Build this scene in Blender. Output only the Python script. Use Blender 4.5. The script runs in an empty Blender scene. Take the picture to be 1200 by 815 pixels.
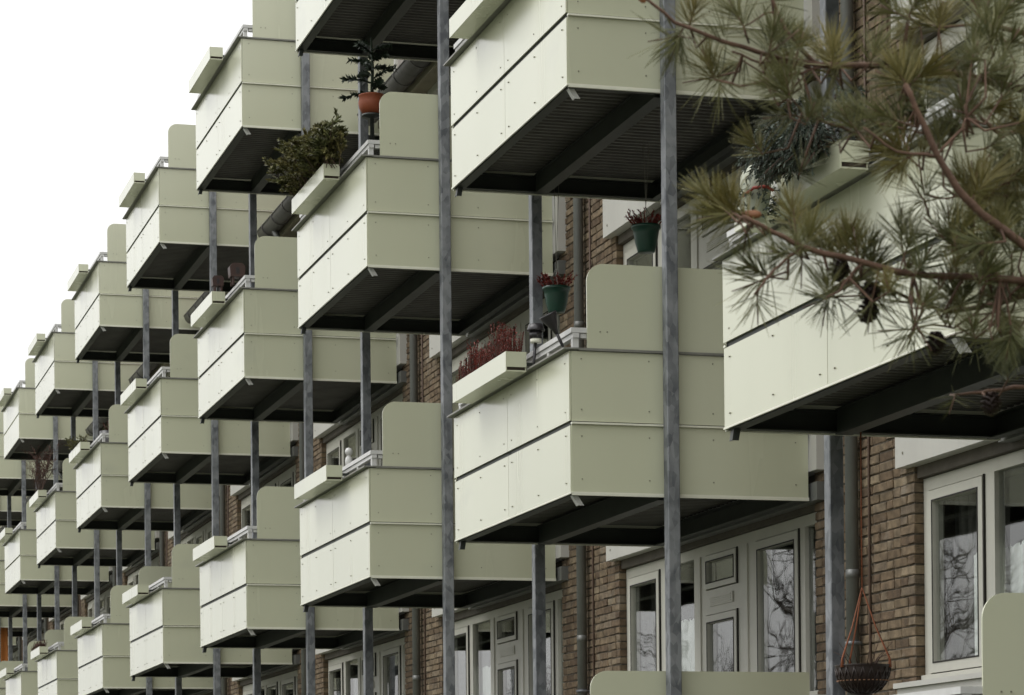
import bpy, math, random
from mathutils import Vector, Matrix, Quaternion
R = math.radians
sc = bpy.context.scene
col = sc.collection

# ------------------------------------------------------------------ camera
FPX, YAW, PITCH, ROLL = 3242.4429, 0.2756, 0.003, -0.0093
CAM = Vector((-5.4665, -11.7278, 0.4643))
SHY = 561.8786
fwd = Vector((math.sin(YAW)*math.cos(PITCH), math.cos(YAW)*math.cos(PITCH), math.sin(PITCH)))
rgt0 = Vector((math.cos(YAW), -math.sin(YAW), 0))
up0 = rgt0.cross(fwd)
rgt = math.cos(ROLL)*rgt0 + math.sin(ROLL)*up0
upv = -math.sin(ROLL)*rgt0 + math.cos(ROLL)*up0
cd = bpy.data.cameras.new("camera")
cam = bpy.data.objects.new("camera", cd)
col.objects.link(cam)
m = Matrix.Identity(4)
for i in range(3):
    m[i][0], m[i][1], m[i][2], m[i][3] = rgt[i], upv[i], -fwd[i], CAM[i]
cam.matrix_world = m
cd.sensor_width = 36
cd.lens = FPX/1200*36
cd.shift_y = SHY/1200
cd.clip_end = 3000
cd.clip_start = 0.05
cd.dof.use_dof = True
cd.dof.focus_distance = 18.5
cd.dof.aperture_fstop = 15
sc.camera = cam

def ray(px, py):
    return fwd + rgt*((px-600)/FPX) - upv*((py-407.5-SHY)/FPX)
def at_depth(px, py, d):
    return CAM + ray(px, py)*d
def on_plane(px, py, ax, v):
    d = ray(px, py)
    return CAM + d*((v-CAM[ax])/d[ax])

# ------------------------------------------------------------------ sky and sun (overcast)
SUN_EL, SUN_AZ = 56, 156          # azimuth measured anticlockwise from +x
w = bpy.data.worlds.new("World")
sc.world = w
w.use_nodes = True
nt = w.node_tree
nt.nodes.clear()
out = nt.nodes.new("ShaderNodeOutputWorld")
bg = nt.nodes.new("ShaderNodeBackground")
sky = nt.nodes.new("ShaderNodeTexSky")
sky.sky_type = 'NISHITA'
sky.sun_disc = False
sky.sun_elevation = R(SUN_EL)
sky.sun_rotation = R(90-SUN_AZ)
sky.dust_density = 6
sky.air_density = 1.5
hs = nt.nodes.new("ShaderNodeHueSaturation")
hs.inputs['Saturation'].default_value = 0.10
mx = nt.nodes.new("ShaderNodeMixRGB")          # closed cloud deck: an even, faintly warm white over the sky
mx.inputs[0].default_value = 0.86
# standard overcast sky: luminance (1 + 2 sin elevation) / 3 of the zenith
tcw = nt.nodes.new("ShaderNodeTexCoord"); sepw = nt.nodes.new("ShaderNodeSeparateXYZ")
mrw = nt.nodes.new("ShaderNodeMapRange"); mrw.inputs[1].default_value = 0; mrw.inputs[2].default_value = 1
ZEN = 18.5
mrw.inputs[3].default_value = ZEN*.33; mrw.inputs[4].default_value = ZEN
mulw = nt.nodes.new("ShaderNodeMixRGB"); mulw.blend_type = 'MULTIPLY'; mulw.inputs[0].default_value = 1
mulw.inputs[1].default_value = (1.0, 1.0, .99, 1)
nt.links.new(tcw.outputs['Generated'], sepw.inputs[0]); nt.links.new(sepw.outputs[2], mrw.inputs[0])
nt.links.new(mrw.outputs[0], mulw.inputs[2]); nt.links.new(mulw.outputs[0], mx.inputs[2])
bg.inputs[1].default_value = 0.10
nt.links.new(sky.outputs[0], hs.inputs['Color'])
nt.links.new(hs.outputs[0], mx.inputs[1])
nt.links.new(mx.outputs[0], bg.inputs[0])
nt.links.new(bg.outputs[0], out.inputs[0])
sl = bpy.data.lights.new("sun", 'SUN')
sl.energy = 0.6
sl.angle = R(24)
sl.color = (1.0, 0.99, 0.975)
so = bpy.data.objects.new("sun", sl)
col.objects.link(so)
sd = Vector((math.cos(R(SUN_AZ))*math.cos(R(SUN_EL)), math.sin(R(SUN_AZ))*math.cos(R(SUN_EL)), math.sin(R(SUN_EL))))
so.rotation_euler = (-sd).to_track_quat('-Z', 'Y').to_euler()
so.location = (-20, 20, 40)
sc.view_settings.view_transform = 'Standard'
sc.view_settings.look = 'None'
sc.view_settings.gamma = 1
sc.view_settings.exposure = 0.53
sc.render.engine = 'CYCLES'
sc.render.resolution_x, sc.render.resolution_y = 1024, 695
sc.cycles.max_bounces = 8
sc.cycles.transparent_max_bounces = 12

# ------------------------------------------------------------------ helpers
class MB:
    def __init__(s): s.v = []; s.f = []; s.sm = []
    def add(s, vs, fs, smooth=False):
        o = len(s.v); s.v += [tuple(p) for p in vs]
        for f in fs: s.f.append(tuple(i+o for i in f)); s.sm.append(smooth)
    def box(s, x0, x1, y0, y1, z0, z1):
        s.add([(x0,y0,z0),(x1,y0,z0),(x1,y1,z0),(x0,y1,z0),(x0,y0,z1),(x1,y0,z1),(x1,y1,z1),(x0,y1,z1)],
              [(0,3,2,1),(4,5,6,7),(0,1,5,4),(1,2,6,5),(2,3,7,6),(3,0,4,7)])
        return s
    def tube(s, pts, rs, n=6, smooth=True, caps=True):
        pts = [Vector(p) for p in pts]
        if not isinstance(rs, (list, tuple)): rs = [rs]*len(pts)
        vs = []; fs = []
        t0 = (pts[1]-pts[0]).normalized()
        a = t0.orthogonal().normalized()
        for i, p in enumerate(pts):
            t = (pts[min(i+1, len(pts)-1)]-pts[max(i-1, 0)])
            t = t.normalized() if t.length > 1e-9 else t0
            a = (a - t*a.dot(t)).normalized(); b = t.cross(a)
            for k in range(n):
                an = 2*math.pi*k/n
                vs.append(p + (a*math.cos(an)+b*math.sin(an))*rs[i])
        for i in range(len(pts)-1):
            for k in range(n):
                fs.append((i*n+k, i*n+(k+1)%n, (i+1)*n+(k+1)%n, (i+1)*n+k))
        s.add(vs, fs, smooth)
        if caps:
            o = len(s.v)-len(vs)
            s.f.append(tuple(o+k for k in reversed(range(n)))); s.sm.append(False)
            s.f.append(tuple(o+(len(pts)-1)*n+k for k in range(n))); s.sm.append(False)
        return s
    def lathe(s, prof, c=(0,0,0), n=16):
        vs = []; fs = []
        for r, z in prof:
            for k in range(n):
                an = 2*math.pi*k/n
                vs.append((c[0]+r*math.cos(an), c[1]+r*math.sin(an), c[2]+z))
        for i in range(len(prof)-1):
            for k in range(n):
                fs.append((i*n+k, i*n+(k+1)%n, (i+1)*n+(k+1)%n, (i+1)*n+k))
        s.add(vs, fs, True); return s
    def prism(s, poly, axis, a, b):
        """polygon of 2-d points extruded along axis from a to b"""
        def P(u, w_, t):
            return (t,u,w_) if axis == 0 else (u,t,w_) if axis == 1 else (u,w_,t)
        n = len(poly)
        vs = [P(u, w_, a) for u, w_ in poly]+[P(u, w_, b) for u, w_ in poly]
        fs = [tuple(range(n)), tuple(reversed(range(n, 2*n)))]
        fs += [(i, i+n, (i+1) % n+n, (i+1) % n) for i in range(n)]
        s.add(vs, fs); return s
    def mesh(s, name, mat):
        me = bpy.data.meshes.new(name)
        me.from_pydata(s.v, [], s.f)
        me.polygons.foreach_set('use_smooth', s.sm)
        me.materials.append(mat)
        me.validate(); me.update()
        return me
    def build(s, name, mat, parent=None, loc=(0,0,0)):
        return link(name, s.mesh(name, mat), parent, loc)

def link(name, me, parent=None, loc=(0,0,0)):
    o = bpy.data.objects.new(name, me); col.objects.link(o)
    o.parent = parent; o.location = loc
    return o
def thing(name, loc, label, cat, group=None):
    o = bpy.data.objects.new(name, None); o.empty_display_size = .2; col.objects.link(o); o.location = loc
    tag(o, label, cat, group); return o
def tag(o, label, cat, group=None):
    o['label'] = label; o['category'] = cat
    if group: o['group'] = group

# ------------------------------------------------------------------ materials
def mat(name, base, rough=.5, metal=0, spec=.5, var=0, scale=3., bump=0, bscale=40., stretch=(1,1,1), c2=None, island=0, objrand=0, coord='Object'):
    m = bpy.data.materials.new(name); m.use_nodes = True
    n = m.node_tree; b = n.nodes['Principled BSDF']
    b.inputs['Roughness'].default_value = rough; b.inputs['Metallic'].default_value = metal
    b.inputs['Specular IOR Level'].default_value = spec
    b.inputs['Base Color'].default_value = (*base, 1)
    cur = None
    if var or bump:
        tc = n.nodes.new('ShaderNodeTexCoord'); mp = n.nodes.new('ShaderNodeMapping')
        mp.inputs['Scale'].default_value = stretch
        n.links.new(tc.outputs[coord], mp.inputs[0])
    if var:
        t = n.nodes.new('ShaderNodeTexNoise'); t.inputs['Scale'].default_value = scale; t.inputs['Detail'].default_value = 6
        t.inputs['Roughness'].default_value = .62
        n.links.new(mp.outputs[0], t.inputs['Vector'])
        cr = n.nodes.new('ShaderNodeValToRGB')
        lo = c2 if c2 else tuple(c*(1-var) for c in base)
        cr.color_ramp.elements[0].position = .3; cr.color_ramp.elements[1].position = .68
        cr.color_ramp.elements[0].color = (*lo, 1); cr.color_ramp.elements[1].color = (*base, 1)
        n.links.new(t.outputs['Fac'], cr.inputs[0]); cur = cr.outputs[0]
    if island or objrand:
        if island: g = n.nodes.new('ShaderNodeNewGeometry'); ro = g.outputs['Random Per Island']
        else: g = n.nodes.new('ShaderNodeObjectInfo'); ro = g.outputs['Random']
        amt = island or objrand
        mr = n.nodes.new('ShaderNodeMapRange'); mr.inputs[3].default_value = 1-amt; mr.inputs[4].default_value = 1+amt
        n.links.new(ro, mr.inputs[0])
        h = n.nodes.new('ShaderNodeHueSaturation'); n.links.new(mr.outputs[0], h.inputs['Value'])
        if cur: n.links.new(cur, h.inputs['Color'])
        else: h.inputs['Color'].default_value = (*base, 1)
        cur = h.outputs[0]
    if cur: n.links.new(cur, b.inputs['Base Color'])
    if bump:
        t2 = n.nodes.new('ShaderNodeTexNoise'); t2.inputs['Scale'].default_value = bscale; t2.inputs['Detail'].default_value = 4
        n.links.new(mp.outputs[0], t2.inputs['Vector'])
        bp = n.nodes.new('ShaderNodeBump'); bp.inputs['Strength'].default_value = bump; bp.inputs['Distance'].default_value = .01
        n.links.new(t2.outputs['Fac'], bp.inputs['Height']); n.links.new(bp.outputs[0], b.inputs['Normal'])
    return m

def panel_mat():
    """pale green enamelled board: faint vertical rain streaks, a few grey smudges"""
    m = mat('panel_green', (.50, .505, .355), .34, spec=.5, bump=.012, bscale=1.6)
    n = m.node_tree; b = n.nodes['Principled BSDF']
    g = n.nodes.new('ShaderNodeNewGeometry')
    def noise(scale, st, lo, hi, detail=5):
        mp = n.nodes.new('ShaderNodeMapping'); mp.inputs['Scale'].default_value = st
        n.links.new(g.outputs['Position'], mp.inputs[0])
        t = n.nodes.new('ShaderNodeTexNoise'); t.inputs['Scale'].default_value = scale; t.inputs['Detail'].default_value = detail
        n.links.new(mp.outputs[0], t.inputs['Vector'])
        r = n.nodes.new('ShaderNodeMapRange'); r.inputs[1].default_value = lo; r.inputs[2].default_value = hi
        n.links.new(t.outputs['Fac'], r.inputs[0]); return r.outputs[0]
    st = noise(3.2, (1, 1, .10), .50, .80, 3)
    sm = noise(.9, (1, 1, 1.6), .62, .80, 3)
    mo = noise(.55, (1, 1, 1), .3, .7, 4)
    def mixc(fac, amt, a, bcol):
        mu = n.nodes.new('ShaderNodeMath'); mu.operation = 'MULTIPLY'; mu.inputs[1].default_value = amt
        n.links.new(fac, mu.inputs[0])
        x = n.nodes.new('ShaderNodeMixRGB'); n.links.new(mu.outputs[0], x.inputs[0])
        if hasattr(a, 'links'): n.links.new(a, x.inputs[1])
        else: x.inputs[1].default_value = (*a, 1)
        x.inputs[2].default_value = (*bcol, 1); return x.outputs[0]
    c = mixc(mo, .5, (.55, .56, .415), (.525, .54, .397))
    c = mixc(st, .30, c, (.475, .49, .36))
    c = mixc(sm, .45, c, (.385, .40, .325))
    oi = n.nodes.new('ShaderNodeObjectInfo'); mr = n.nodes.new('ShaderNodeMapRange')
    mr.inputs[3].default_value = .955; mr.inputs[4].default_value = 1.035; n.links.new(oi.outputs['Random'], mr.inputs[0])
    h = n.nodes.new('ShaderNodeHueSaturation'); n.links.new(mr.outputs[0], h.inputs['Value']); n.links.new(c, h.inputs['Color'])
    n.links.new(h.outputs[0], b.inputs['Base Color'])
    b.inputs['Coat Weight'].default_value = .58; b.inputs['Coat Roughness'].default_value = .22; b.inputs['Coat IOR'].default_value = 1.55
    ra = n.nodes.new('ShaderNodeMapRange'); ra.inputs[3].default_value = .22; ra.inputs[4].default_value = .34
    n.links.new(st, ra.inputs[0]); n.links.new(ra.outputs[0], b.inputs['Roughness'])
    return m

def glass_mat():
    m = bpy.data.materials.new('window_glass'); m.use_nodes = True; n = m.node_tree; n.nodes.clear()
    o = n.nodes.new('ShaderNodeOutputMaterial'); mi = n.nodes.new('ShaderNodeMixShader')
    tr = n.nodes.new('ShaderNodeBsdfTransparent'); tr.inputs[0].default_value = (.93, .95, .94, 1)
    gl = n.nodes.new('ShaderNodeBsdfGlossy'); gl.inputs['Roughness'].default_value = .01
    lw = n.nodes.new('ShaderNodeLayerWeight'); lw.inputs[0].default_value = .5
    pw = n.nodes.new('ShaderNodeMath'); pw.operation = 'POWER'; pw.inputs[1].default_value = 4.2
    fr = n.nodes.new('ShaderNodeMath'); fr.operation = 'MULTIPLY_ADD'; fr.inputs[1].default_value = .93; fr.inputs[2].default_value = .07
    n.links.new(lw.outputs['Facing'], pw.inputs[0]); n.links.new(pw.outputs[0], fr.inputs[0])
    tc = n.nodes.new('ShaderNodeTexCoord'); t = n.nodes.new('ShaderNodeTexNoise'); t.inputs['Scale'].default_value = 2.2
    t.inputs['Detail'].default_value = 1
    bp = n.nodes.new('ShaderNodeBump'); bp.inputs['Strength'].default_value = .05; bp.inputs['Distance'].default_value = .02
    n.links.new(tc.outputs['Object'], t.inputs['Vector']); n.links.new(t.outputs['Fac'], bp.inputs['Height'])
    n.links.new(bp.outputs[0], gl.inputs['Normal'])
    n.links.new(fr.outputs[0], mi.inputs[0]); n.links.new(tr.outputs[0], mi.inputs[1]); n.links.new(gl.outputs[0], mi.inputs[2])
    n.links.new(mi.outputs[0], o.inputs[0]); return m

PANEL = panel_mat()
TRIM = mat('cream_trim', (.76, .76, .64), .35, var=.12, scale=4)
CAP = mat('grey_cap', (.22, .22, .195), .45, var=.3, scale=6)
STEEL = mat('painted_dark_steel', (.034, .040, .034), .5, var=.35, scale=5)
DECK = mat('deck_steel', (.135, .13, .117), .55, var=.35, scale=4)
GALV = mat('galvanised_steel', (.285, .305, .325), .5, metal=.25, var=.0)
WHITE = mat('white_rail', (.60, .60, .585), .4, var=.15, scale=6)
FRAME = mat('window_frame_cream', (.56, .55, .485), .4, var=.12, scale=3)
SPAN = mat('spandrel_white', (.58, .57, .53), .45, var=.14, scale=2, stretch=(1, 1, .3))
DARK = mat('dark_gap', (.02, .018, .015), .8)
LINTEL = mat('lintel_dark', (.10, .085, .065), .7, var=.4, scale=8)
MORTAR = mat('mortar', (.125, .105, .08), .95, var=.4, scale=12, bump=.6, bscale=60)
SCREW = mat('screw_grey', (.20, .195, .15), .5)
ZINC = mat('zinc_pipe', (.21, .215, .205), .42, metal=.3, var=.3, scale=5, stretch=(1, 1, .4))
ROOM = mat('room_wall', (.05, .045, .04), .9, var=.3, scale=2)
CURT = mat('net_curtain', (.80, .80, .78), .9, var=.06, scale=5)
DCURT = mat('dark_curtain', (.09, .085, .075), .9, var=.2, scale=5)
GLASS = glass_mat()
def galv_spangle():
    n = GALV.node_tree; b = n.nodes['Principled BSDF']
    g = n.nodes.new('ShaderNodeNewGeometry')
    t = n.nodes.new('ShaderNodeTexNoise'); t.inputs['Scale'].default_value = 7; t.inputs['Detail'].default_value = 3
    n.links.new(g.outputs['Position'], t.inputs['Vector'])
    v = n.nodes.new('ShaderNodeTexVoronoi'); v.inputs['Scale'].default_value = 26
    mp = n.nodes.new('ShaderNodeMapping'); mp.inputs['Scale'].default_value = (1, 1, .55)
    n.links.new(g.outputs['Position'], mp.inputs[0]); n.links.new(mp.outputs[0], v.inputs['Vector'])
    sep = n.nodes.new('ShaderNodeSeparateColor'); n.links.new(v.outputs['Color'], sep.inputs[0])
    ad = n.nodes.new('ShaderNodeMath'); ad.operation = 'MULTIPLY_ADD'; ad.inputs[1].default_value = .35
    n.links.new(sep.outputs[0], ad.inputs[0]); n.links.new(t.outputs['Fac'], ad.inputs[2])
    cr = n.nodes.new('ShaderNodeValToRGB')
    e = cr.color_ramp.elements
    e[0].position = .40; e[0].color = (.10, .108, .12, 1); e[1].position = .86; e[1].color = (.25, .262, .275, 1)
    n.links.new(ad.outputs[0], cr.inputs[0]); n.links.new(cr.outputs[0], b.inputs['Base Color'])
galv_spangle()
def brick_mat(name, by_object):
    m = mat(name, (.20, .115, .06), .9, bump=.5, bscale=70, coord='Object')
    n = m.node_tree; b = n.nodes['Principled BSDF']
    if by_object: g = n.nodes.new('ShaderNodeObjectInfo'); ro = g.outputs['Random']
    else: g = n.nodes.new('ShaderNodeNewGeometry'); ro = g.outputs['Random Per Island']
    cr = n.nodes.new('ShaderNodeValToRGB'); e = cr.color_ramp.elements
    e[0].position = 0; e[0].color = (.15, .10, .062, 1); e[1].position = 1; e[1].color = (.33, .255, .165, 1)
    for p, c in ((.3, (.20, .14, .085, 1)), (.6, (.25, .185, .115, 1)), (.85, (.21, .16, .11, 1))):
        x = e.new(p); x.color = c
    n.links.new(ro, cr.inputs[0])
    g2 = n.nodes.new('ShaderNodeNewGeometry')
    t = n.nodes.new('ShaderNodeTexNoise'); t.inputs['Scale'].default_value = 14; t.inputs['Detail'].default_value = 7
    n.links.new(g2.outputs['Position'], t.inputs['Vector'])
    mr = n.nodes.new('ShaderNodeMapRange'); mr.inputs[1].default_value = .3; mr.inputs[2].default_value = .7
    mr.inputs[3].default_value = .46; mr.inputs[4].default_value = 1.0
    n.links.new(t.outputs['Fac'], mr.inputs[0])
    h = n.nodes.new('ShaderNodeHueSaturation'); n.links.new(mr.outputs[0], h.inputs['Value']); n.links.new(cr.outputs[0], h.inputs['Color'])
    # lime bloom
    t2 = n.nodes.new('ShaderNodeTexNoise'); t2.inputs['Scale'].default_value = 3.1; t2.inputs['Detail'].default_value = 8
    n.links.new(g2.outputs['Position'], t2.inputs['Vector'])
    m2 = n.nodes.new('ShaderNodeMapRange'); m2.inputs[1].default_value = .62; m2.inputs[2].default_value = .78; m2.inputs[4].default_value = .5
    n.links.new(t2.outputs['Fac'], m2.inputs[0])
    x = n.nodes.new('ShaderNodeMixRGB'); x.inputs[2].default_value = (.42, .38, .31, 1)
    n.links.new(m2.outputs[0], x.inputs[0]); n.links.new(h.outputs[0], x.inputs[1])
    n.links.new(x.outputs[0], b.inputs['Base Color']); return m
BRICK1, BRICK2 = brick_mat('brick_single', True), brick_mat('brick_mass', False)

# ------------------------------------------------------------------ layout numbers (metres)
D, L, W, H = 6.067, 3.084, 1.712, 2.75       # bay, balcony length, depth, storey
GROUND = -1.15
BAYS = range(-1, 12)
WX = 1.80                                     # brick face
ordn = ['', 'first', 'second', 'third', 'fourth', 'fifth', 'sixth', 'seventh', 'eighth', 'ninth', 'tenth', 'eleventh', 'twelfth']
floorn = ['ground-floor', 'first-floor', 'second-floor', 'top-floor']
def bayn(k): return 'the bay beside the pine trunk' if k < 0 else 'the %s bay past the pine' % ordn[k+1]
rnd = random.Random(11)

# ------------------------------------------------------------------ ground
gm = mat('lawn_soil', (.07, .085, .03), .95, var=.5, scale=.8, bump=.6, bscale=8)
pm = mat('pavement_grey', (.17, .165, .155), .9, var=.3, scale=1.5, bump=.3, bscale=30)
am = mat('asphalt', (.05, .05, .052), .9, var=.3, scale=2, bump=.4, bscale=60)
g = MB(); g.add([(-600, -600, GROUND), (600, -600, GROUND), (600, 900, GROUND), (-600, 900, GROUND)], [(0, 1, 2, 3)])
g.build('ground', gm)['kind'] = 'structure'
g = MB().box(-7.2, -5.0, -60, 160, GROUND-.05, GROUND+.02); g.build('pavement', pm)['kind'] = 'structure'
g = MB().box(-13.2, -7.35, -60, 160, GROUND-.05, GROUND+.004); g.build('road', am)['kind'] = 'structure'
g = MB().box(-7.35, -7.2, -60, 160, GROUND-.05, GROUND+.08); g.build('kerb', pm)['kind'] = 'structure'

# ------------------------------------------------------------------ building
bld = thing('apartment_building', (0, 0, 0), 'long brown brick apartment block with cream windows behind the balconies', 'building')
Y0, Y1 = -1*D-.1, 12*D
PA, PB = 4.50, D+.10                           # pier runs from PA to PB within a bay
TOP = 8.36
mb = MB()
for k in range(-2, 12):
    ya, yb = k*D+PA, k*D+PB
    mb.box(WX+.010, WX+.35, ya+.006, yb-.006, GROUND, TOP)
for k in BAYS:
    mb.box(WX+.010, WX+.35, k*D+.10-.006, k*D+PA+.006, GROUND, .03)
wall = mb.build('brick_wall', MORTAR, bld)
# bricks: random bond of stretchers and headers, courses 65 mm
CH, BH = .065, .054
brick_meshes = {}
def brick_mesh(ln, q):
    if (ln, q) not in brick_meshes:
        rr = random.Random(int(ln*1000)*7+q); b = MB(); e = .0035
        j = lambda: rr.uniform(-.0036, .0036)
        x0 = rr.uniform(-.002, .003)
        vs = [(.09, 0, 0), (.09, ln, 0), (.09, ln, BH), (.09, 0, BH),
              (x0+e, j(), j()), (x0+e, ln+j(), j()), (x0+e, ln+j(), BH+j()), (x0+e, j(), BH+j()),
              (x0+j(), e*1.4, e*1.4), (x0+j(), ln-e*1.4, e*1.4), (x0+j(), ln-e*1.4, BH-e*1.4), (x0+j(), e*1.4, BH-e*1.4)]
        fs = [(8, 11, 10, 9)]
        for a, c in ((0, 4), (4, 8)):
            for i in range(4): fs.append((a+i, a+(i+1) % 4, c+(i+1) % 4, c+i))
        b.add(vs, fs); brick_meshes[(ln, q)] = b
    return brick_meshes[(ln, q)]
single_me = {}
mass = MB()
nb = 0
for k in range(-2, 12):
    ya, yb = k*D+PA, k*D+PB
    nc = int((TOP-GROUND)/CH)
    for c in range(nc):
        z = GROUND + c*CH + .005
        y = ya; first = True
        while y < yb-.03:
            ln = rnd.choice((.21, .21, .10))
            if first and c % 2: ln = .10
            first = False
            if y+ln > yb-.03 or yb-(y+ln) < .06: ln = round(yb-y, 3)
            q = rnd.randrange(4)
            bm_ = brick_mesh(ln, q)
            single = k == 0 and 1.05 < z < 2.95 and y > ya+.0 and nb < 300
            if single:
                if (ln, q) not in single_me: single_me[(ln, q)] = bm_.mesh('brick', BRICK1)
                o = link('brick', single_me[(ln, q)], wall, (WX+rnd.uniform(-.002, .002), y, z)); nb += 1
            else:
                dx = WX+rnd.uniform(-.002, .002)
                mass.add([(a+dx, b_+y, c_+z) for a, b_, c_ in bm_.v], bm_.f)
            y += ln+.011
bo = mass.build('brickwork', BRICK2, bld); bo['kind'] = 'stuff'

# rooms behind the windows
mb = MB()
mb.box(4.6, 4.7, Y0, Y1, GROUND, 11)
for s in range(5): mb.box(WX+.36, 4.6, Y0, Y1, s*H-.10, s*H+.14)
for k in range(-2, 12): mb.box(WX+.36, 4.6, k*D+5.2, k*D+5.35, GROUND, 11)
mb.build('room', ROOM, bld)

# window units -- all measured along the facade from the bay's near end
FX0, FX1 = 1.865, 1.935
def frame_mesh():
    b = MB()
    b.box(FX0, FX1, .12, 4.495, 2.625, 2.705)                       # head
    b.box(FX0-.03, FX1, .12, 4.495, 1.385, 1.455)                   # sill rail
    for a, c in ((.12, .19), (.455, .545), (1.43, 1.80), (2.52, 2.79), (3.475, 3.60), (4.41, 4.495)):
        b.box(FX0, FX1, a, c, 1.455, 2.625)
    b.box(FX0-.012, FX0, 1.58, 1.66, 1.455, 2.625)                  # cover strips on the wide posts
    b.box(FX0-.012, FX0, 2.62, 2.69, 1.455, 2.625)
    b.box(FX0, FX1, 1.80, 2.52, 2.16, 2.35)                         # transom of the door
    return b.mesh('window', FRAME)
def sash_mesh(a, c, z0, z1, wd=.07):
    b = MB(); x0, x1 = FX0-.018, FX1-.012
    a += .009; c -= .009; z0 += .009; z1 -= .009
    b.box(x0, x1, a, c, z0, z0+wd); b.box(x0, x1, a, c, z1-wd, z1)
    b.box(x0, x1, a, a+wd, z0+wd, z1-wd); b.box(x0, x1, c-wd, c, z0+wd, z1-wd)
    return b.mesh('sash', FRAME)
def gasket_mesh(a, c, z0, z1, wd):
    b = MB(); x0, x1 = FX0-.0215, FX0-.0182; g_ = .010
    a += .009+wd-g_; c -= .009+wd-g_; z0 += .009+wd-g_; z1 -= .009+wd-g_
    b.box(x0, x1, a, c, z0, z0+g_); b.box(x0, x1, a, c, z1-g_, z1)
    b.box(x0, x1, a, a+g_, z0+g_, z1-g_); b.box(x0, x1, c-g_, c, z0+g_, z1-g_)
    b.box(FX0-.0135, FX0-.0005, a-wd-.001, a-wd+.0065, z0-wd, z1+wd)  # not gasket: dark strip in the sash gap, standing in for its shade
    return b.mesh('gasket', DARK)
def pane_mesh(a, c, z0, z1, x=FX0+.03):
    b = MB(); b.box(x, x+.02, a, c, z0, z1); return b.mesh('pane', GLASS)
def curtain_mesh(a, c, z0, z1, x, amp, m_, sd_):
    b = MB(); rr = random.Random(sd_); n = max(8, int((c-a)*60)); vs = []; ph = rr.uniform(0, 6)
    for i in range(n+1):
        y = a+(c-a)*i/n
        xx = x+amp*math.sin(y*46+ph+1.5*math.sin(y*7))+amp*.4*math.sin(y*101)
        wob = .012*math.sin(y*60)
        vs += [(xx, y, z0), (xx, y, z1+wob)]
    b.add(vs, [(2*i, 2*i+2, 2*i+3, 2*i+1) for i in range(n)], True)
    return b.mesh('curtain', m_)
ME = {}
ME['frame'] = frame_mesh()
ME['sash1'] = sash_mesh(3.60, 4.41, 1.455, 2.625)
SASH = {'sash1': (3.60, 4.41, 1.455, 2.625, .07), 'sash2': (.545, 1.43, 1.455, 2.625, .07), 'door': (1.80, 2.52, 1.455, 2.16, .06), 'light': (1.80, 2.52, 2.35, 2.625, .05)}
for nm_, a_ in SASH.items(): ME['gasket_'+nm_] = gasket_mesh(*a_)
ME['sash2'] = sash_mesh(.545, 1.43, 1.455, 2.625)
ME['door'] = sash_mesh(1.80, 2.52, 1.455, 2.16, .06)
ME['light'] = sash_mesh(1.80, 2.52, 2.35, 2.625, .05)
b = MB(); b.box(FX0-.012, FX0-.002, 1.9, 2.42, 2.22, 2.30)
for i in range(4): b.box(FX0-.018, FX0-.012, 1.93, 2.39, 2.232+i*.016, 2.24+i*.016)
ME['vent'] = b.mesh('vent_grille', FRAME)
panes = [(.19, .455, 1.455, 2.625, FX0+.03), (.60, 1.37, 1.52, 2.56, FX0+.005), (1.86, 2.46, 1.51, 2.105, FX0+.005), (1.85, 2.47, 2.395, 2.58, FX0+.005),
         (2.79, 3.475, 1.455, 2.625, FX0+.03), (3.665, 4.345, 1.52, 2.56, FX0+.005)]
ME['panes'] = [pane_mesh(*p_) for p_ in panes]
b = MB(); b.box(WX+.02, WX+.36, .11, 4.49, 2.71, 2.952); ME['lintel'] = b.mesh('lintel', LINTEL)
b = MB(); b.box(1.725, WX+.05, 3.17, 4.62, .035, 1.375); ME['span_far'] = b.mesh('spandrel_panel', SPAN)
b = MB(); b.box(1.725, WX+.05, -.12, 3.16, .205, 1.375); ME['span_near'] = b.mesh('spandrel_panel', SPAN)
b = MB(); b.box(1.70, 1.87, -.13, 4.63, 1.377, 1.41); ME['sill'] = b.mesh('window_sill', SPAN)
b = MB(); b.box(1.735, WX+.05, -.10, 3.15, .0, .125); ME['bracket'] = b.mesh('slab_edge', ZINC)
b = MB()
for y_ in (3.3, 4.5):
    for z_ in (.12, .6, 1.2): b.box(1.722, 1.725, y_-.008, y_+.008, z_-.008, z_+.008)
ME['span_screw'] = b.mesh('screw', SCREW)
for q in range(3):
    ME['curt_half%d' % q] = curtain_mesh(2.6, 3.98, 1.42, 2.18, 1.965, .010, CURT, q)
    ME['curt_small%d' % q] = curtain_mesh(.15, 1.40, 1.42, 2.62, 2.06, .03, DCURT, q+5)
    ME['curt_tall%d' % q] = curtain_mesh(4.05, 4.40, 1.42, 2.62, 2.05, .03, DCURT, q+9)
    ME['curt_near%d' % q] = curtain_mesh(.15, .5, 1.42, 2.62, 2.04, .02, CURT, q+15)
    ME['curt_low%d' % q] = curtain_mesh(1.85, 2.5, 1.42, 1.9, 2.0, .01, CURT, q+20)
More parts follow.
